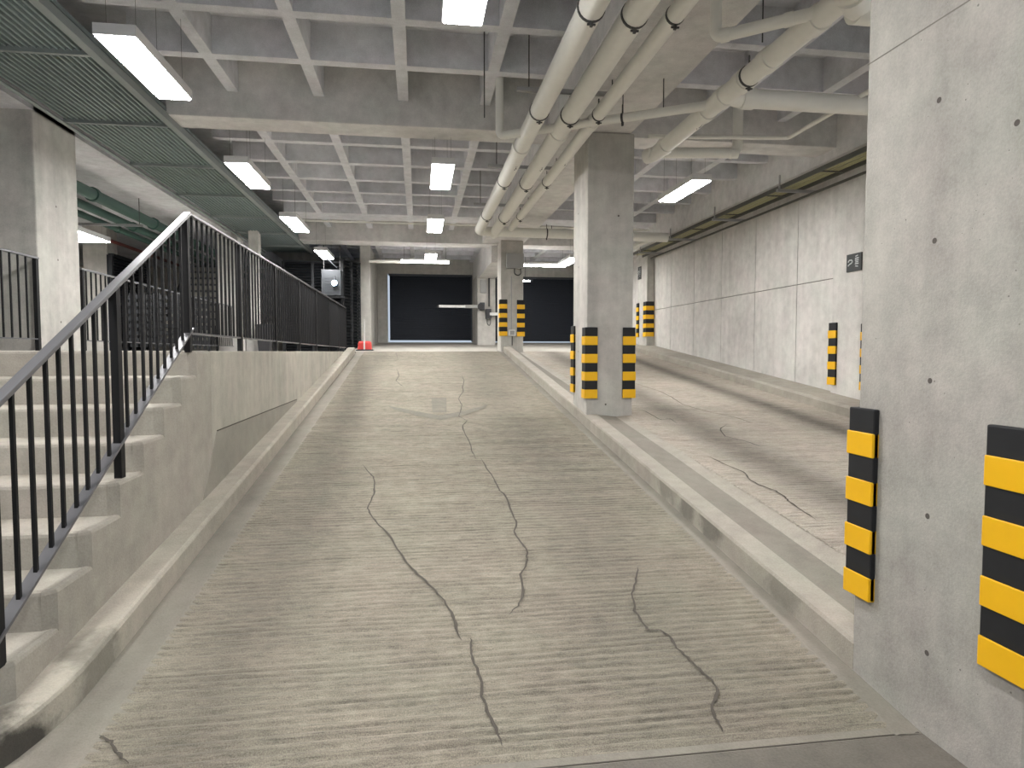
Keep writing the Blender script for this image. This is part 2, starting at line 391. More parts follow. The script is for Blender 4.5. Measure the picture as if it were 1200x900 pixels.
# ------------------------------------------------------------------ staircase
sx, sy0 = -1.62, 5.0
sroot = thing('staircase', (-3.2, 2.4, 0), 'nine-step concrete staircase climbing to the landing beside the ramp', 'stairs')
for k in range(1, 10):
    y = sy0 - .32 * (9 - k); z1 = .1783 * k + (.002 if k == 9 else 0); ye = y + .365
    zb = .1783 * (k - 3) if k > 3 else -.05
    def plan(e): return [(-4.85, y + e), (sx - .045, y + e), (sx - e, y + .045), (sx - e, ye), (-4.85, ye)]
    mb = MB(); rings = [[(px, py, z) for px, py in plan(e)] for z, e in ((-.05, 0), (z1 - .022, 0), (z1 - .007, .006), (z1, .02))]
    mb.loft(rings)
    mb.build('step', M['stair'], sroot)

# ------------------------------------------------------------------ columns
def tie(mb, x, y, z, ax='x'):
    for r, dpt in ((.012, .0015),):
        n = 12
        if ax == 'x': ring = [(x - dpt, y + r * math.cos(t), z + r * math.sin(t)) for t in [2 * math.pi * k / n for k in range(n)]]
        else: ring = [(x + r * math.cos(t), y - dpt, z + r * math.sin(t)) for t in [2 * math.pi * k / n for k in range(n)]]
        mb.add(ring, [tuple(range(n))], 1)
pil = B(2.082, 2.75, 1.90, 2.80, -.2, ZB)
for y, z in ((2.37, 2.61), (2.37, 2.05), (2.37, 1.48), (2.36, .92), (2.34, .35), (2.02, 2.4)): tie(pil, 2.082, y, z)
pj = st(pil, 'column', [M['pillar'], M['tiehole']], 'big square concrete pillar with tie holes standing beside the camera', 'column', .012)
MB().box(2.0805, 2.10, 1.905, 2.795, 2.93, 2.935).build('joint', M['seam'], pj)
c1 = B(2.10, 2.70, 7.9, 8.62, .3, ZB)
for y, z in ((8.36, 3.41), (8.34, 2.71), (8.34, 1.6)): tie(c1, 2.10, y, z)
for x, z in ((2.35, .93), (2.5, 3.3)): tie(c1, x, 7.9, z, 'y')
st(c1, 'column', [M['column'], M['tiehole']], 'square concrete column with striped guards standing on the divider curb halfway up', 'column', .015)
st(B(2.02, 2.58, 15.8, 16.5, 1.4, ZB), 'column', M['column'], 'concrete column with a grey junction box at the ramp top', 'column', .015)
st(B(5.80, 6.4, 15.9, 16.6, 1.4, 4.6), 'column', M['column'], 'concrete corner column at the far end of the panelled wall', 'column', .015)
st(B(5.93, 6.4, 7.8, 8.6, .5, 4.6), 'column', M['wall'], 'shallow concrete pilaster carrying a small dark sign', 'column', .012)
lc = B(-4.95, -4.20, 7.95, 8.86, 1.5, 4.35)
for y, z in ((8.36, 2.68), (8.38, 1.95), (8.36, 3.3)): lc.add([(-4.1985, y + .012 * math.cos(t), z + .012 * math.sin(t)) for t in [2 * math.pi * k / 12 for k in range(12)]], [tuple(range(12))], 1)
st(lc, 'column', [M['column'], M['tiehole']], 'pale concrete column on the landing at the head of the stairs', 'column', .015)
st(B(-7.05, -6.57, 15, 15.5, 1.5, 4.35), 'column', M['column'], 'distant concrete column behind the landing guard rail', 'column', .015)
st(B(-4.52, -4.06, 15.6, 16.1, 1.5, 4.35), 'column', M['wall'], 'plain beige concrete column behind the landing railing, next to the lattice screen', 'column', .015)
slim = MB().box(-3.73, -3.52, 15.2, 15.45, 1.6, 4.35); slim.box(-3.8, -3.48, 15.13, 15.5, 1.6, 1.88)
st(slim, 'column', M['wall'], 'slim concrete column on a square plinth next to the black bin', 'column', .008)

# ------------------------------------------------------------------ ceiling
def heightfield(xs, ys, hz, mat_mi=0):
    mb = MB()
    for i in range(len(xs) - 1):
        for j in range(len(ys) - 1):
            z = hz(i, j); mb.add([(xs[i], ys[j], z), (xs[i + 1], ys[j], z), (xs[i + 1], ys[j + 1], z), (xs[i], ys[j + 1], z)], [(0, 3, 2, 1)])
            if i + 1 < len(xs) - 1:
                z2 = hz(i + 1, j)
                if abs(z - z2) > 1e-6: mb.add([(xs[i + 1], ys[j], z), (xs[i + 1], ys[j + 1], z), (xs[i + 1], ys[j + 1], z2), (xs[i + 1], ys[j], z2)], [(0, 1, 2, 3)])
            if j + 1 < len(ys) - 1:
                z2 = hz(i, j + 1)
                if abs(z - z2) > 1e-6: mb.add([(xs[i], ys[j + 1], z), (xs[i + 1], ys[j + 1], z), (xs[i + 1], ys[j + 1], z2), (xs[i], ys[j + 1], z2)], [(0, 1, 2, 3)])
    return mb
ribx = [-2.11, -1.14, -.155, .83, 1.8, 2.79, 3.77, 4.75]
riby = [7.13 - .97 * k for k in range(14)][::-1] + [8.87, 9.82, 10.83, 11.83, 12.74, 13.62] + [17.6, 18.55, 19.5, 20.45, 21.4]
RW = .062
bx = [-2.85]; flagx = []
for x in ribx: bx += [x - RW, x + RW]; flagx += [0, 1]
bx.append(5.55); flagx.append(0)
by = [-7]; flagy = []
for y in riby:
    if y > 14 and 1 not in [f for f, q in zip(flagy, by) if q > 14]: by += [14.65, 15.35]; flagy += [0, 1]
    by += [y - RW, y + RW]; flagy += [0, 1]
by.append(22.1); flagy.append(0)
ce = heightfield(bx, by, lambda i, j: ZR if flagx[i] or flagy[j] else ZS)
st(ce, 'ceiling', M['ceil'], 'concrete waffle ceiling of square coffers above the ramp', 'ceiling')
st(B(-12.2, 7, -7, 22.4, 5.02, 5.2), 'ceiling', M['ceil'], 'concrete slab over the coffers', 'ceiling')
st(B(-2.85, 5.6, 8.04, 8.48, ZB, 5.0), 'beam', M['beam'], 'wide concrete beam crossing the ceiling at the striped column', 'beam', .01)
st(B(-2.85, 5.6, 16.3, 16.95, ZB - .02, 5.0), 'beam', M['beam'], 'concrete beam crossing the ceiling above the ramp top', 'beam', .01)
st(B(-2.85, 5.6, -.4, .05, ZB, 5.0), 'beam', M['beam'], 'concrete beam crossing the ceiling overhead', 'beam', .01)
st(B(1.62, 2.66, -7, 16.4, ZB + .005, 5.0), 'beam', M['beam'], 'broad concrete beam running along the ceiling over the divider curb', 'beam', .01)
st(B(5.55, 6.3, -7, 22.2, 4.2, 5.0), 'beam', M['beam'], 'concrete edge beam over the panelled wall', 'beam', .01)
st(B(1.86, 2.4, 16.5, 22.0, 3.88, 5.0), 'beam', M['beam'], 'deep concrete beam from the far column to the shutter wall', 'beam', .01)
# green-grey deck over the landing edge
dk = MB(); zx = []; x = -4.04; k = 0
while x < -2.86:
    zx += [(x, 4.33), (x + .02, 4.33), (x + .03, 4.285), (x + .05, 4.285)]; x += .06
zx.append((-2.86, 4.33))
dk.loft([[(a, y, z) for a, z in zx] for y in (-7, 18.3)], closed=False, cap=False)
dk.box(-4.06, -2.84, -7, 18.3, 4.36, 4.4)
dko = st(dk, 'ceiling', M['deck'], 'green-grey corrugated metal deck above the landing edge', 'ceiling')
for y in (2.95, 4.68, 6.42, 8.28, 10.02, 11.8, 13.6, 15.35, 17.1):
    B(-4.04, -2.86, y - .02, y + .02, 4.252, 4.30).build('deck_bar', M['deckbar'], dko)
MB().box(-2.90, -2.82, -7, 18.3, 4.25, 4.33).build('edge_angle', M['deckbar'], dko)
MB().tube([(-4.05, -6, 4.25), (-4.05, 18.2, 4.25)], .022, 8).build('edge_pipe', M['deckbar'], dko)
st(B(-12, -4.2, 5.0, 22, 4.27, 4.5), 'ceiling', M['ceil'], 'flat concrete slab over the landing hall', 'ceiling')
st(B(-4.9, -4.2, -7, 5.0, 4.27, 4.5), 'ceiling', M['ceil'], 'flat concrete slab edge over the stairs', 'ceiling')

# ------------------------------------------------------------------ shutters
def shutter(n, x0, x1, z0, z1, label, y=22.12):
    r = thing('door_%d' % n, ((x0 + x1) / 2, y, z0), label, 'shutter', None, 'structure')
    c = MB(); zz = z0; P = []
    while zz < z1: P += [(y, zz), (y + .012, zz + .05)]; zz += .055
    c.loft([[(x, a, b) for a, b in P] for x in (x0, x1)], closed=False, cap=False)
    c.build('curtain', M['door'], r)
    B(x0, x1, y - .03, y + .03, z0 - .04, z0 + .03).build('bottom_bar', M['door'], r)
    B(x1 - .04, x1 + .05, y - .06, y - .02, z0 - .08, z1).build('guide_rail', M['darkgrey'], r)
    B(x0 - .03, x1 + .03, y - .1, y + .1, z1 - .06, z1 + .03).build('head_box', M['darkgrey'], r)
    return r
shutter(1, -.93, 1.84, 2.02, 4.2, 'wide dark roller shutter with daylight leaking along its edge, behind the barrier boom')
shutter(2, 2.47, 5.42, 1.99, 4.17, 'dark roller shutter at the end of the side lane, behind the junction-box column')

# ------------------------------------------------------------------ luminaires
ceil_z = {True: ZR}
def lamp(x, y, z, w, l, label, alongx=False, ztop=ZR, strength='diffuser', group='panel lights under the ceiling'):
    r = thing('ceiling_light', (x, y, z), label, 'ceiling light', group)
    hw, hl = (l / 2, w / 2) if alongx else (w / 2, l / 2)
    c = MB(); t = .012
    c.box(x - hw, x + hw, y - hl, y + hl, z + .07, z + .085)
    c.box(x - hw, x - hw + t, y - hl, y + hl, z, z + .07); c.box(x + hw - t, x + hw, y - hl, y + hl, z, z + .07)
    c.box(x - hw + t, x + hw - t, y - hl, y - hl + t, z, z + .07); c.box(x - hw + t, x + hw - t, y + hl - t, y + hl, z, z + .07)
    c.build('housing', M['lamp_case'], r)
    d = B(x - hw + t, x + hw - t, y - hl + t, y + hl - t, z - .012, z + .02)
    d.build('diffuser', M[strength], r)
    for sx_, sy_ in ((-1, -1), (1, -1), (-1, 1), (1, 1)):
        MB().tube([(x + sx_ * hw * .7, y + sy_ * hl * .8, z + .08), (x + sx_ * hw * .7, y + sy_ * hl * .8, ztop + .3)], .0015, 5).build('suspension_wire', M['clamp'], r)
    return r
ZL = 3.95
lamp(.33, 4.13, ZL, .29, 1.24, 'white panel light cut by the top of the photo above the ramp')
lamp(.33, 8.88, ZL, .29, 1.24, 'white panel light over the ramp, just past the wide ceiling beam')
lamp(.33, 12.28, ZL, .29, 1.26, 'white panel light over the ramp, third of its row before the shutter')
lamp(.33, 16.45, ZL, .29, 1.3, 'white panel light over the ramp top, last of its row before the shutter')
lamp(-2.22, 5.9, ZL, .30, 1.22, 'largest white panel light, under the corrugated deck edge above the stairs')
lamp(-2.23, 9.2, ZL, .29, 1.26, 'white panel light beside the corrugated deck, second from the stairs')
lamp(-2.24, 12.55, ZL, .29, 1.4, 'white panel light beside the corrugated deck, third from the stairs')
lamp(-2.24, 16.3, ZL, .29, 1.35, 'white panel light beside the corrugated deck, closest to the grey unit')
lamp(3.87, 9.13, ZL, .28, 1.27, 'white panel light over the side lane near the panelled wall')
lamp(3.93, 16.6, ZL, .3, 1.4, 'white panel light partly hidden behind the striped column')
lamp(-5.92, 12.35, 3.62, .62, 1.25, 'wide white panel light in the landing hall beside the pale column', ztop=3.97)
# lamps of the same rows that hang behind the camera
lamp(.33, .6, ZL, .29, 1.24, 'white panel light of the ramp row hanging above the camera')
lamp(-2.22, 2.5, ZL, .29, 1.24, 'white panel light of the deck row hanging over the lower steps')
lamp(-2.22, -1.1, ZL, .29, 1.24, 'white panel light of the deck row behind the camera')
lamp(3.9, 4.15, ZL, .28, 1.24, 'white panel light of the side lane row hidden by the big pillar')
def batten(x0, x1, y, z, label):
    r = thing('ceiling_light', ((x0 + x1) / 2, y, z), label, 'ceiling light', 'tube lights across the lanes')
    B(x0, x1, y - .05, y + .05, z + .05, z + .1).build('housing', M['lamp_case'], r)
    MB().box(x0 + .02, x1 - .02, y - .045, y + .045, z, z + .05).build('tube', M['tube'], r)
    for x in (x0 + .1, x1 - .1): MB().tube([(x, y, z + .09), (x, y, 4.7)], .004, 5).build('suspension_wire', M['clamp'], r)
batten(-.45, .85, 17.45, 3.96, 'slim tube light lying across the lane before the wide shutter')
batten(2.75, 4.05, 17.5, 3.93, 'slim tube light across the side lane behind the junction-box column')
r = thing('ceiling_light', (3.3, 21, 3.9), 'small slim light just above the side lane shutter', 'ceiling light')
B(3.35, 3.75, 20.95, 21.05, 3.93, 3.98).build('housing', M['darkgrey'], r); B(3.37, 3.65, 20.96, 21.04, 3.90, 3.93).build('tube', M['tube'], r)
MB().tube([(3.5, 21, 3.97), (3.5, 21, 4.7)], .006, 6).build('stem', M['darkgrey'], r)

# ------------------------------------------------------------------ striped corner guards
GH = .895
def guard(x, y, z, dx, dy, leg=.15, t=.03):
    """corner at (x, y); dx, dy point along the two faces away from the corner"""
    def L(off, tt, a, b):
        ox, oy = x - dx * off, y - dy * off
        P = [(x - dx * tt, y - dy * tt), (x + dx * leg, y - dy * tt), (x + dx * leg, y - dy * .0), (x, y), (x, y + dy * leg), (x - dx * tt, y + dy * leg)]
        if dx * dy < 0: P = P[::-1]
        return MB().prism(P, a, b)
    return L
def add_guard(x, y, z, dx, dy, label, leg=.15, t=.028):
    r = thing('corner_guard', (x, y, z), label, 'corner guard', 'yellow and black column guards')
    L = guard(x, y, z, dx, dy, leg)
    h = GH / 8
    L(0, t, z, z + GH).build('rubber_body', M['black_rubber'], r, .006)
    for k in range(4):
        y0 = z + 2 * k * h
        L(0, t + .006, y0, y0 + h).build('yellow_band', M['yellow'], r, .004)
    return r
zc = .44
add_guard(2.082, 2.80, zc, 1, -1, 'yellow and black guard on the big pillar edge toward the ramp top', .145)
add_guard(2.082, 1.90, zc, 1, 1, 'largest yellow and black guard, on the big pillar edge cut by the photo border', .17)
add_guard(2.10, 7.9, 1.01, 1, 1, 'yellow and black guard on the striped column at its ramp-side front corner', .135)
add_guard(2.70, 7.9, 1.01, -1, 1, 'yellow and black guard on the striped column at its side-lane front corner', .135)
add_guard(2.10, 8.62, 1.05, 1, -1, 'thin-looking yellow and black guard on the rear ramp-side corner of the striped column', .135)
add_guard(2.02, 15.8, 1.985, 1, 1, 'small yellow and black guard on the junction-box column toward the ramp', .16)
add_guard(2.58, 15.8, 1.975, -1, 1, 'small yellow and black guard on the junction-box column toward the side lane', .16)
add_guard(5.80, 15.9, 1.985, 1, 1, 'small yellow and black guard facing the lane on the far corner column', .19)
add_guard(5.80, 16.6, 1.985, 1, -1, 'small narrow guard on the rear edge of the far corner column', .15)
add_guard(5.93, 8.6, 1.12, 1, -1, 'yellow and black guard on the pilaster edge beside the wall panels', .14)
add_guard(5.93, 7.8, 1.08, 1, 1, 'sliver of a yellow and black guard between pilaster and big pillar', .14)

# ------------------------------------------------------------------ railings
def railing(name, P0, P1, B0, B1, bal, posts, label, x, flat, post_foot, hand=.05):
    """sloped or level railing in the plane X = x; P = top rail (y, z), B = bottom rail (y, z)"""
    r = thing(name, (x, P0[0], B0[1]), label, 'railing')
    top = lambda y: P0[1] + (P1[1] - P0[1]) * (y - P0[0]) / (P1[0] - P0[0])
    bot = lambda y: B0[1] + (B1[1] - B0[1]) * (y - B0[0]) / (B1[0] - B0[0])
    MB().bar((x, P0[0], P0[1]), (x, P1[0], P1[1]), hand, .022).build('handrail', M['rail_sheen'], r, .003)
    MB().bar((x, B0[0], B0[1]), (x, B1[0], B1[1]), flat, .014).build('bottom_rail', M['rail_sheen'], r)
    for y in bal:
        MB().bar((x, y, bot(y)), (x, y, top(y) - .008), .016, .016).build('baluster', M['steel'], r)
    for y in posts:
        MB().box(x - .02, x + .02, y - .025, y + .025, post_foot(y), top(y) - .01).build('post', M['steel'], r)
    return r
sbal = [2.62, 2.926, 3.053, 3.179, 3.288, 3.406, 3.52, 3.633, 3.757, 3.99, 4.106, 4.227, 4.343, 4.451, 4.565, 4.686, 4.790, 4.905]
railing('stair_railing', (2.5, 1.222), (5.07, 2.61), (2.5, .318), (5.07, 1.77), sbal, (2.77, 3.875, 5.02),
        'dark steel stair railing with sloping grey handrail beside the ramp', -1.665, .055,
        lambda y: .1783 * (1 + int((y - 2.44) / .32)) - .01)
posts = [6.41, 7.93, 9.45, 10.97, 12.5, 14.0, 15.4]
lbal = [y for y in [5.15 + .1175 * k for k in range(88)] if min(abs(y - p) for p in posts) > .05 and y < 15.4]
railing('landing_railing', (5.07, 2.61), (15.43, 2.61), (5.05, 1.735), (15.43, 1.69), lbal, posts,
        'long dark steel railing along the landing edge above the ramp', -1.665, .03, lambda y: LAND - .01, .045)
fb = [5.62 + .14 * k for k in range(16)]
railing('guard_rail', (5.5, 2.64), (7.94, 2.64), (5.5, 1.74), (7.94, 1.74), fb, (5.5, 7.9),
        'short dark guard rail ending at the front of the pale landing column', -4.2, .03, lambda y: LAND - .01, .04)
fb = [9.0 + .13 * k for k in range(56)]
railing('guard_rail', (8.87, 2.64), (16.3, 2.62), (8.87, 1.74), (16.3, 1.72), fb, (8.9, 10.7, 12.5, 14.4, 16.26),
        'far dark guard rail beyond the pale landing column', -4.2, .03, lambda y: LAND - .01, .04)

# ------------------------------------------------------------------ pipes
def pipe(path, r, label, clamps=(), collars=(), arrows=(), fil=None, group='cream drain pipes under the ceiling'):
    o = thing('drain_pipe', path[0], label, 'pipe', group)
    MB().tube(path, r, 20, fillet=fil if fil is not None else r * 2.2).build('pipe_run', M['pipe'], o)
    def at(seg, c):
        a, b = Vector(path[seg]), Vector(path[seg + 1]); return a + (b - a) * c, (b - a).normalized()
    for seg, c in collars:
        p, d = at(seg, c); MB().tube([p - d * r * .7, p + d * r * .7], r * 1.13, 20).build('collar', M['pipe'], o)
    for seg, c in clamps:
        p, d = at(seg, c)
        m = MB().tube([p - d * .012, p + d * .012], r * 1.07, 20)
        dn = Vector((0, 0, -1)); m.bar(p + dn * r, p + dn * (r + .035), .02, .025); m.bar(p + dn * (r + .02) - d.cross(dn) * .03, p + dn * (r + .02) + d.cross(dn) * .03, .012, .012)
        m.bar(p - dn * r, p - dn * (r + .09), .012, .012)
        m.build('clamp', M['clamp'], o)
    for seg, c in arrows:
        p, d = at(seg, c); q = p + Vector((.25, -.15, -1)).normalized() * r * 1.012
        s = Vector((0, 0, 1)).cross(d).normalized(); 
        m = MB(); nrm = (q - p).normalized(); s = nrm.cross(d).normalized()
        hgt = lambda t, w: tuple(p + d * t + (nrm + s * w / r).normalized() * r * 1.012)
        w = .016
        m.add([hgt(.0, -w * .45), hgt(.07, -w * .45), hgt(.07, w * .45), hgt(0, w * .45)], [(0, 1, 2, 3)])
        m.add([hgt(.07, -w * 1.3), hgt(.13, 0), hgt(.07, w * 1.3)], [(0, 1, 2)])
        m.add([hgt(-.03, -w * .9), hgt(-.015, -w * .9), hgt(-.015, w * .9), hgt(-.03, w * .9)], [(0, 1, 2, 3)])
        m.add([hgt(-.06, -w * .9), hgt(-.045, -w * .9), hgt(-.045, w * .9), hgt(-.06, w * .9)], [(0, 1, 2, 3)])
        m.build('arrow_mark', M['clamp'], o)
    return o
T = lambda y, y0, L: (0, (y - y0) / L)
Z = 4.0
YS = -3.
L1 = 12.95 - YS
cl = lambda *ys: [(0, (y - YS) / L1) for y in ys]
pipe([(1.215, YS, Z), (1.215, 12.95, Z), (5.15, 12.95, Z - .03)], .095, 'thick cream drain pipe, outermost of the three parallel ones, turning over the ramp top', cl(4.5, 6.45, 9.1, 11.4) + [(1, .35)], cl(7.6), cl(8.15))
pipe([(1.545, YS, Z), (1.545, 13.15, Z), (1.545, 13.22, Z + .0)], .095, 'thick cream drain pipe, middle one of the three parallel ones', cl(4.45, 6.4, 9.05, 11.4), cl(6.95), cl(8.0), fil=.01)
pipe([(1.855, YS, Z), (1.855, 13.3, Z + .06), (4.9, 13.3, Z + .06), (4.9, 14.2, Z + .0)], .067, 'thinner cream drain pipe, third of the three parallel ones, next to the broad beam', cl(4.4, 6.35, 9.0, 11.4) + [(1, .3)], cl(6.6), cl(7.9))
pipe([(2.875, -3, Z), (2.875, 7.62, Z), (2.80, 7.75, Z)], .088, 'cream drain pipe running over the side lane past the striped column', [(0, .79)], [(0, .70), (0, .76), (0, .80), (0, .835), (0, .87), (0, .97)], [(0, .885)], fil=.05)
pipe([(2.875, 5.78, Z), (3.02, 5.86, Z), (5.2, 5.86, Z)], .088, 'short cream branch pipe reaching from the side lane pipe to behind the big pillar', [], [(1, .04)], fil=.06, group='cream branch pipes')
pipe([(2.875, 4.05, Z), (3.05, 4.2, Z), (5.2, 4.2, Z)], .11, 'thick cream elbow pipe at the very top of the photo meeting the big pillar', [], [(1, .02), (1, .1)], fil=.08, group='cream branch pipes')
pipe([(3.84, 7.45, ZS), (3.84, 7.45, Z), (2.78, 7.6, Z)], .062, 'cream pipe dropping from the ceiling and turning toward the striped column', [], [(1, .04)], fil=.1, group='cream branch pipes')
pipe([(.915, 7.25, ZR + .1), (.915, 7.25, Z), (2.83, 6.1, Z + .01)], .045, 'small cream branch pipe crossing above the three parallel pipes', [(1, .62)], [], fil=.06, group='cream branch pipes')
pipe([(2.27, 4.78, ZB + .02), (2.27, 4.78, Z), (2.82, 4.36, Z + .01)], .045, 'small cream elbow pipe dropping from the broad beam near the photo top', [], [(1, .1), (1, .75)], fil=.06, group='cream branch pipes')
pipe([(2.62, 7.2, 4.06), (4.24, 7.02, 4.06), (4.24, 3, 4.06)], .024, 'slender cream conduit bending along the side lane ceiling', [], [], fil=.05, group='slender cream conduits')
pipe([(-2.7, 14.95, 4.5), (1.55, 14.95, 4.5), (5.5, 14.95, 4.5)], .02, 'slender conduit crossing the ceiling ahead of the ramp top', [], [], fil=.01, group='slender cream conduits')
pipe([(4.95, 12.95, 4.02), (4.95, 13.4, 4.0), (4.3, 13.9, 3.72), (3.7, 14.6, 3.68)], .05, 'cream pipe dipping behind the striped column near the panelled wall', [], [(0, .9)], fil=.1, group='cream branch pipes')
pipe([(-1.3, 18.0, 4.05), (-.2, 18.0, 4.05)], .045, 'short cream pipe ahead of the wide shutter', [], [], fil=.01, group='cream branch pipes')

def strut(y, x0, x1, zt, label):
    r = thing('pipe_hanger', ((x0 + x1) / 2, y, zt), label, 'pipe hanger', 'hanger channels above the parallel pipes')
    B(x0, x1, y - .02, y + .02, zt, zt + .04).build('channel', M['galv'], r)
    for x in (x0 + .12, x1 - .05): MB().tube([(x, y, zt), (x, y, 5.0)], .006, 6).build('rod', M['clamp'], r)
strut(6.4, .98, 2.0, 4.16, 'grey hanger channel above the three parallel pipes before the wide beam')
strut(9.05, .98, 2.0, 4.16, 'grey hanger channel above the three parallel pipes past the wide beam')
strut(11.4, .98, 2.0, 4.16, 'grey hanger channel above the three parallel pipes close to their bend')
strut(4.45, .98, 2.0, 4.16, 'grey hanger channel above the three parallel pipes at the photo top')
def rod(x, y, z0, z1, label):
    tag(MB().tube([(x, y, z0), (x, y, z1)], .006, 6).build('hanger_rod', M['clamp']), label, 'rod', 'thin rods hanging from the ceiling')
rod(2.11, 6.55, 4.03, ZB + .05, 'thin rod holding the small branch pipe under the broad beam')
rod(2.45, 6.3, 4.03, ZB + .05, 'thin rod beside the side lane pipe under the broad beam')
rod(2.72, 4.9, 4.05, ZR + .1, 'thin rod holding the side lane pipe near the photo top')
rod(.72, 7.0, 4.1, 5.0, 'thin rod hanging beside the small branch pipe elbow')

# cable tray with conduits along the panelled wall
tr = thing('cable_tray', (5.6, 7, 4.04), 'long dark cable tray with brackets high on the panelled wall', 'cable tray')
for x in (5.42, 5.78):
    MB().box(x - .012, x + .012, -2, 16.2, 4.04, 4.10).build('side_rail', M['tray'], tr)
for k in range(13):
    y = -1.6 + 1.4 * k
    B(5.43, 5.77, y - .012, y + .012, 4.045, 4.06).build('rung', M['tray'], tr)
for y in (1.5, 4.2, 6.9, 9.15, 11.3, 13.4, 15.3):
    m = MB().box(5.36, 6.0, y - .025, y + .025, 4.0, 4.04); m.bar((5.4, y, 4.03), (5.4, y, 4.25), .02, .02); m.build('bracket', M['galv'], tr)
for k, x in enumerate((5.47, 5.53, 5.59, 5.66, 5.72)):
    tag(MB().tube([(x, -2, 4.085), (x, 16.1, 4.085)], .014, 8).build('conduit', M['conduit']), 'yellowish metal conduit lying in the cable tray on the panelled wall', 'conduit', 'conduits in the cable tray')
for k, (x, z) in enumerate(((5.9, 3.98),)):
    tag(MB().tube([(x, -2, z), (x, 16.0, z)], .02, 8).build('conduit', M['tray']), 'dark conduit just under the cable tray against the wall', 'conduit')

# green and red services over the landing hall
for x, z, r_, lab in ((-4.95, 4.02, .09, 'thickest dark green pipe under the landing hall slab'), (-5.3, 3.95, .07, 'middle dark green pipe under the landing hall slab'), (-5.58, 3.9, .055, 'thinnest dark green pipe under the landing hall slab')):
    o = thing('service_pipe', (x, 10, z), lab, 'pipe', 'green service pipes')
    MB().tube([(x, 9.75, z), (x, 21.9, z)], r_, 14).build('pipe_run', M['greenpipe'], o)
    for y in (10.9, 13.2, 15.6): MB().tube([(x, y - .04, z), (x, y + .04, z)], r_ * 1.25, 14).build('coupling', M['greenpipe'], o)
o = thing('service_pipe', (-6.2, 10, 3.85), 'dark red pipe next to the green pipes under the slab', 'pipe')
MB().tube([(-6.3, 10, 3.9), (-6.3, 21.9, 3.9)], .035, 12).build('pipe_run', M['redpipe'], o)
o = thing('pipe_hanger', (-5.2, 12.2, 3.8), 'grey hanger channel under the green pipes', 'pipe hanger')
B(-5.95, -4.75, 12.18, 12.22, 3.78, 3.82).build('channel', M['galv'], o)
for x in (-5.9, -4.8): MB().tube([(x, 12.2, 3.8), (x, 12.2, 4.27)], .006, 6).build('rod', M['clamp'], o)

# ------------------------------------------------------------------ things in the landing hall
def louver(name, P, Q, z0, z1, label, pitch=.075):
    a, b = Vector((*P, 0)), Vector((*Q, 0)); d = (b - a).normalized(); n = Vector((d.y, -d.x, 0))
    o = thing(name, (P[0], P[1], z0), label, 'louvre wall')
    m = MB(); z = z0 + .05
    while z < z1 - .04:
        m.loft([[tuple(p + n * .045 + Vector((0, 0, z))), tuple(p + n * .05 + Vector((0, 0, z + .006))), tuple(p - n * .035 + Vector((0, 0, z + .062))), tuple(p - n * .04 + Vector((0, 0, z + .056)))] for p in (a, b)]); z += pitch
    m.build('louver_blades', M['louver'], o)
    for t in (0, .5, 1):
        p = a + (b - a) * t; q = MB(); q.bar(p + Vector((0, 0, z0)), p + Vector((0, 0, z1)), .07, .1); q.build('frame_post', M['louver'], o)
    MB().bar(a + Vector((0, 0, z1)), b + Vector((0, 0, z1)), .1, .05).build('frame_rail', M['louver'], o)
    w = MB().bar(a - n * .08 + Vector((0, 0, (z0 + z1) / 2)), b - n * .08 + Vector((0, 0, (z0 + z1) / 2)), .01, z1 - z0); w.build('backing_sheet', M['door'], o)
    return o
louver('louver_screen', (-3.46, 17.6), (-1.98, 17.6), LAND, 3.95, 'black louvred wall behind the far end of the landing railing')
louver('louver_screen', (-1.96, 17.7), (-1.62, 18.6), LAND, 4.05, 'narrow black louvred panel next to the wing wall', .085)
louver('louver_screen', (-6.32, 14.6), (-6.32, 16.4), LAND, 3.62, 'dark louvred cabinet beside the distant concrete column', .06)

o = thing('steel_staircase', (-5.2, 15, LAND), 'dark open staircase rising in the landing hall behind the railing', 'stairs')
for k in range(12):
    z = 1.78 + .185 * k; y = 15.2 + .26 * k
    B(-5.86, -4.62, y, y + .30, z, z + .045).build('tread', M['louver'], o)
    B(-5.82, -4.66, y + .27, y + .29, z + .045, z + .185).build('riser', M['patch'], o)
for x in (-5.88, -4.6):
    MB().bar((x, 15.2, 1.72), (x, 18.2, 3.86), .03, .2).build('stringer', M['steel'], o)
o = thing('lattice_screen', (-5.1, 14.6, LAND), 'low black lattice screen behind the far guard rail', 'screen')
m = MB()
for k in range(7): m.box(-6.1, -4.86, 14.6, 14.63, 1.80 + .15 * k, 1.80 + .15 * k + .085)
m.build('slat_panel', M['louver'], o)
for k in range(14):
    x = -6.1 + .0945 * k; B(x, x + .05, 14.63, 14.66, 1.7, 2.83).build('upright', M['louver'], o)
for x in (-6.1, -5.5, -4.9): B(x, x + .05, 14.58, 14.67, LAND - .01, 2.84).build('post', M['louver'], o)
o = thing('lattice_screen', (-4.3, 14.2, LAND), 'low black lattice screen ahead of the beige column', 'screen')
m = MB()
for k in range(7): m.box(-4.80, -4.29, 14.2, 14.23, 1.74 + .15 * k, 1.74 + .15 * k + .09)
m.build('slat_panel', M['louver'], o)
for k in range(6):
    x = -4.80 + .094 * k; B(x, x + .05, 14.23, 14.26, 1.66, 2.75).build('upright', M['louver'], o)
for x in (-4.80, -4.33): B(x, x + .05, 14.19, 14.27, LAND - .01, 2.76).build('post', M['louver'], o)

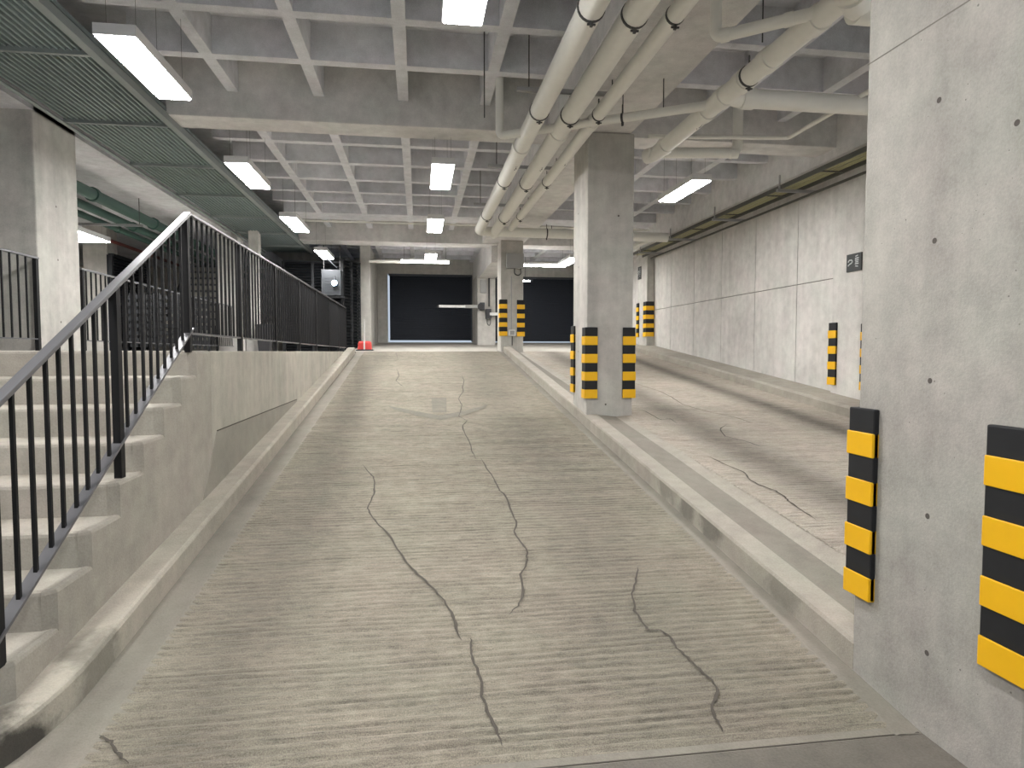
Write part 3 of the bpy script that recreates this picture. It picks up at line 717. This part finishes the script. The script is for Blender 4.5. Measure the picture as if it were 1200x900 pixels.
o = thing('litter_bin', (-3.37, 15.0, LAND), 'black tapered bin behind the landing railing', 'bin')
def sq(h, z, cx=-3.37, cy=15.0): return [(cx - h, cy - h, z), (cx + h, cy - h, z), (cx + h, cy + h, z), (cx - h, cy + h, z)]
MB().loft([sq(.115, LAND), sq(.155, 2.17)]).build('bin_body', M['bin'], o, .01)
MB().loft([sq(.168, 2.15), sq(.168, 2.2), sq(.14, 2.2), sq(.14, 2.12)]).build('rim', M['bin'], o)

# grey hung unit and floodlight
o = thing('ventilation_unit', (-2.15, 17.0, 3.02), 'grey metal box unit hung in front of the black louvres', 'ventilation unit')
B(-2.40, -1.92, 16.85, 17.25, 3.02, 3.66).build('casing', M['unit'], o, .01)
m = MB()
for k in range(6): m.box(-2.34, -1.98, 16.838, 16.85, 3.1 + .07 * k, 3.12 + .07 * k)
m.build('front_grille', M['unit'], o)
for x in (-2.36, -1.96): MB().tube([(x, 17.05, 3.6), (x, 17.05, 4.3)], .012, 6).build('hanging_rod', M['clamp'], o)
m = MB().bar((-2.45, 17.05, 2.99), (-1.85, 17.05, 2.99), .3, .05); m.build('tray', M['louver'], o)
m = MB(); m.bar((-2.30, 16.9, 3.98), (-2.02, 16.95, 3.72), .12, .01); m.build('deflector', M['darkgrey'], o)
o = thing('floodlight', (-2.07, 16.78, 3.3), 'small bright bluish floodlight on the grey unit', 'floodlight')
hs = MB().tube([(-2.07, 16.84, 3.32), (-2.07, 16.73, 3.32)], .07, 16, cap=False).build('housing', M['darkgrey'], o)
MB().tube([(-2.07, 16.775, 3.32), (-2.07, 16.765, 3.32)], .066, 16).build('lens', M['flood'], hs)
B(-2.09, -2.05, 16.8, 16.86, 3.38, 3.5).build('bracket', M['darkgrey'], o)

# red and white block by the ramp head
o = thing('barrier_block', (-1.3, 16.4, r1(16.4)), 'red plastic block with a white stripe on a dark tray at the ramp head', 'barrier')
za = r1(16.4)
B(-1.52, -1.1, 16.25, 16.6, za - .002, za + .03).build('tray', M['darkgrey'], o, .005)
MB().loft([[(x, y, z) for x, y in ((-1.48 + e, 16.3 + e), (-1.14 - e, 16.3 + e), (-1.14 - e, 16.55 - e), (-1.48 + e, 16.55 - e))] for z, e in ((za + .03, 0), (za + .2, .015), (za + .235, .05))]).build('block_body', M['red'], o, .008)
B(-1.335, -1.295, 16.29, 16.56, za + .03, za + .24).build('white_stripe', M['white'], o)
MB().tube([(-1.315, 16.42, za + .23), (-1.315, 16.42, 2.4)], .012, 8).build('marker_rod', M['white'], o)

# traffic barrier on the shutter pillar
o = thing('boom_barrier', (1.95, 19.95, 2.75), 'dark barrier machine with pale boom crossing the wide shutter', 'barrier')
MB().box(1.9, 2.05, 19.95, 20.1, 2.88, 3.12).build('motor_box', M['darkgrey'], o, .01)
MB().tube([(1.92, 19.9, 2.99), (1.92, 20.0, 2.99)], .1, 14).build('hub', M['bin'], o)
MB().bar((1.9, 19.93, 2.99), (1.42, 19.93, 2.985), .03, .1).build('boom_sleeve', M['greybox'], o)
bm_ = MB().bar((1.45, 19.93, 2.985), (.6, 19.93, 2.99), .04, .075).build('boom', M['white'], o)
MB().bar((.64, 19.93, 2.99), (.58, 19.93, 2.99), .05, .085).build('boom_tip', M['bin'], bm_)
o = thing('boom_barrier', (2.15, 19.9, 2.6), 'dark barrier machine with short pale boom beside the junction-box column', 'barrier')
MB().box(2.08, 2.25, 19.9, 20.1, 2.62, 2.92).build('motor_box', M['bin'], o, .01)
MB().bar((2.2, 19.87, 2.76), (3.1, 19.87, 2.76), .04, .085).build('boom', M['white'], o)
MB().tube([(2.12, 19.95, 2.63), (2.13, 19.97, 2.45), (2.2, 19.95, 2.4), (2.24, 19.97, 2.52), (2.22, 19.98, 2.63)], .012, 6, fillet=.04).build('cable', M['bin'], o)
o = thing('junction_box', (2.0, 20.05, 3.5), 'small grey box near the top of the shutter pillar', 'junction box')
B(1.92, 2.12, 20.02, 20.1, 3.42, 3.82).build('box_body', M['greybox'], o, .008)
MB().tube([(2.2, 20.06, 3.9), (2.2, 20.06, 3.0)], .025, 8).build('conduit_drop', M['clamp'], o)

# boxes on the far column
o = thing('junction_box', (2.37, 15.7, 3.63), 'large grey junction box high on the far column', 'junction box')
bb = B(2.15, 2.57, 15.64, 15.8, 3.63, 3.99).build('box_body', M['greybox'], o, .012)
B(2.19, 2.53, 15.628, 15.64, 3.66, 3.96).build('lid', M['greybox'], bb, .004)
MB().tube([(2.35, 15.72, 3.63), (2.35, 15.74, 3.5), (2.45, 15.74, 3.46), (2.52, 15.75, 3.52), (2.5, 15.72, 3.63)], .014, 6, fillet=.05).build('cable_loop', M['clamp'], o)
o = thing('socket_box', (2.29, 15.76, 1.98), 'white socket box low on the far column between two striped guards', 'socket box')
bb = B(2.21, 2.38, 15.73, 15.8, 1.98, 2.14).build('box_body', M['white'], o, .01)
B(2.24, 2.35, 15.722, 15.73, 2.01, 2.11).build('lid', M['greybox'], bb)
MB().tube([(2.28, 15.78, 2.13), (2.28, 15.78, 3.45)], .013, 8).build('conduit_drop', M['galv'], o)
MB().tube([(2.3, 15.78, 1.98), (2.3, 15.78, 1.75)], .01, 8).build('cable', M['clamp'], o)

# bay number plates
def plate(y0, y1, x, z0, z1, label):
    o = thing('sign', (x, (y0 + y1) / 2, z0), label, 'sign')
    B(x - .018, x, y0, y1, z0, z1).build('plate', M['sign'], o)
    m = MB(); xx = x - .0195; W = y1 - y0; H = z1 - z0
    Pm = lambda s, t: (xx, y1 - W * s, z0 + H * t)     # s runs the way it is read
    def stroke(pts, w):
        for a, b in zip(pts, pts[1:]):
            a, b = Vector(Pm(*a)), Vector(Pm(*b)); m.bar(a, b, .004, w)
    stroke([(.12, .56), (.2, .66), (.36, .66), (.42, .56), (.36, .48), (.2, .42), (.12, .34)], .016)
    m.build('numeral', M['signink'], o); m = MB()
    stroke([(.62, .82), (.78, .86)], .014); stroke([(.6, .70), (.84, .72)], .016); stroke([(.6, .60), (.84, .60)], .016)
    stroke([(.62, .50), (.82, .50)], .014); stroke([(.6, .40), (.84, .40)], .016); stroke([(.62, .28), (.8, .24)], .014)
    m.build('caption', M['signink'], o)
plate(7.98, 8.28, 5.93, 2.70, 2.94, 'small black sign with pale characters on the pilaster')
plate(16.33, 16.55, 5.80, 3.5, 3.83, 'tiny dark sign on the far corner column')

# ------------------------------------------------------------------ outside beyond the shutters and behind the camera
st(B(-6, 8, 22.4, 40, 1.7, 1.86), 'ground_outside', M['floor'], 'paved ground outside the shutters', 'ground')

# ------------------------------------------------------------------ world, camera, view
w = D.worlds.new('World'); SC.world = w; w.use_nodes = True
bg = w.node_tree.nodes['Background']; bg.inputs[0].default_value = (.72, .84, 1, 1); bg.inputs[1].default_value = .55

cam = D.cameras.new('Camera'); co = D.objects.new('Camera', cam); COL.objects.link(co)
cam.sensor_fit = 'HORIZONTAL'; cam.sensor_width = 36; cam.lens = 22.65; cam.clip_start = .05; cam.clip_end = 200
R = ((0.9895784554987188, 0.007238254295481723, 0.14381268402865002), (-0.14399472355878318, 0.049743631774852366, 0.9883274207898299), (0.0, 0.9987357902731843, -0.05026749672898146))
co.matrix_world = Matrix(((R[0][0], R[0][1], -R[0][2], 0), (R[1][0], R[1][1], -R[1][2], 0), (R[2][0], R[2][1], -R[2][2], 1.6), (0, 0, 0, 1)))
SC.camera = co
SC.view_settings.view_transform = 'Standard'; SC.view_settings.look = 'None'
SC.view_settings.exposure = .4; SC.view_settings.gamma = 1; SC.view_settings.use_curve_mapping = False
for o in D.objects:
    if '_w' in o: del o['_w']
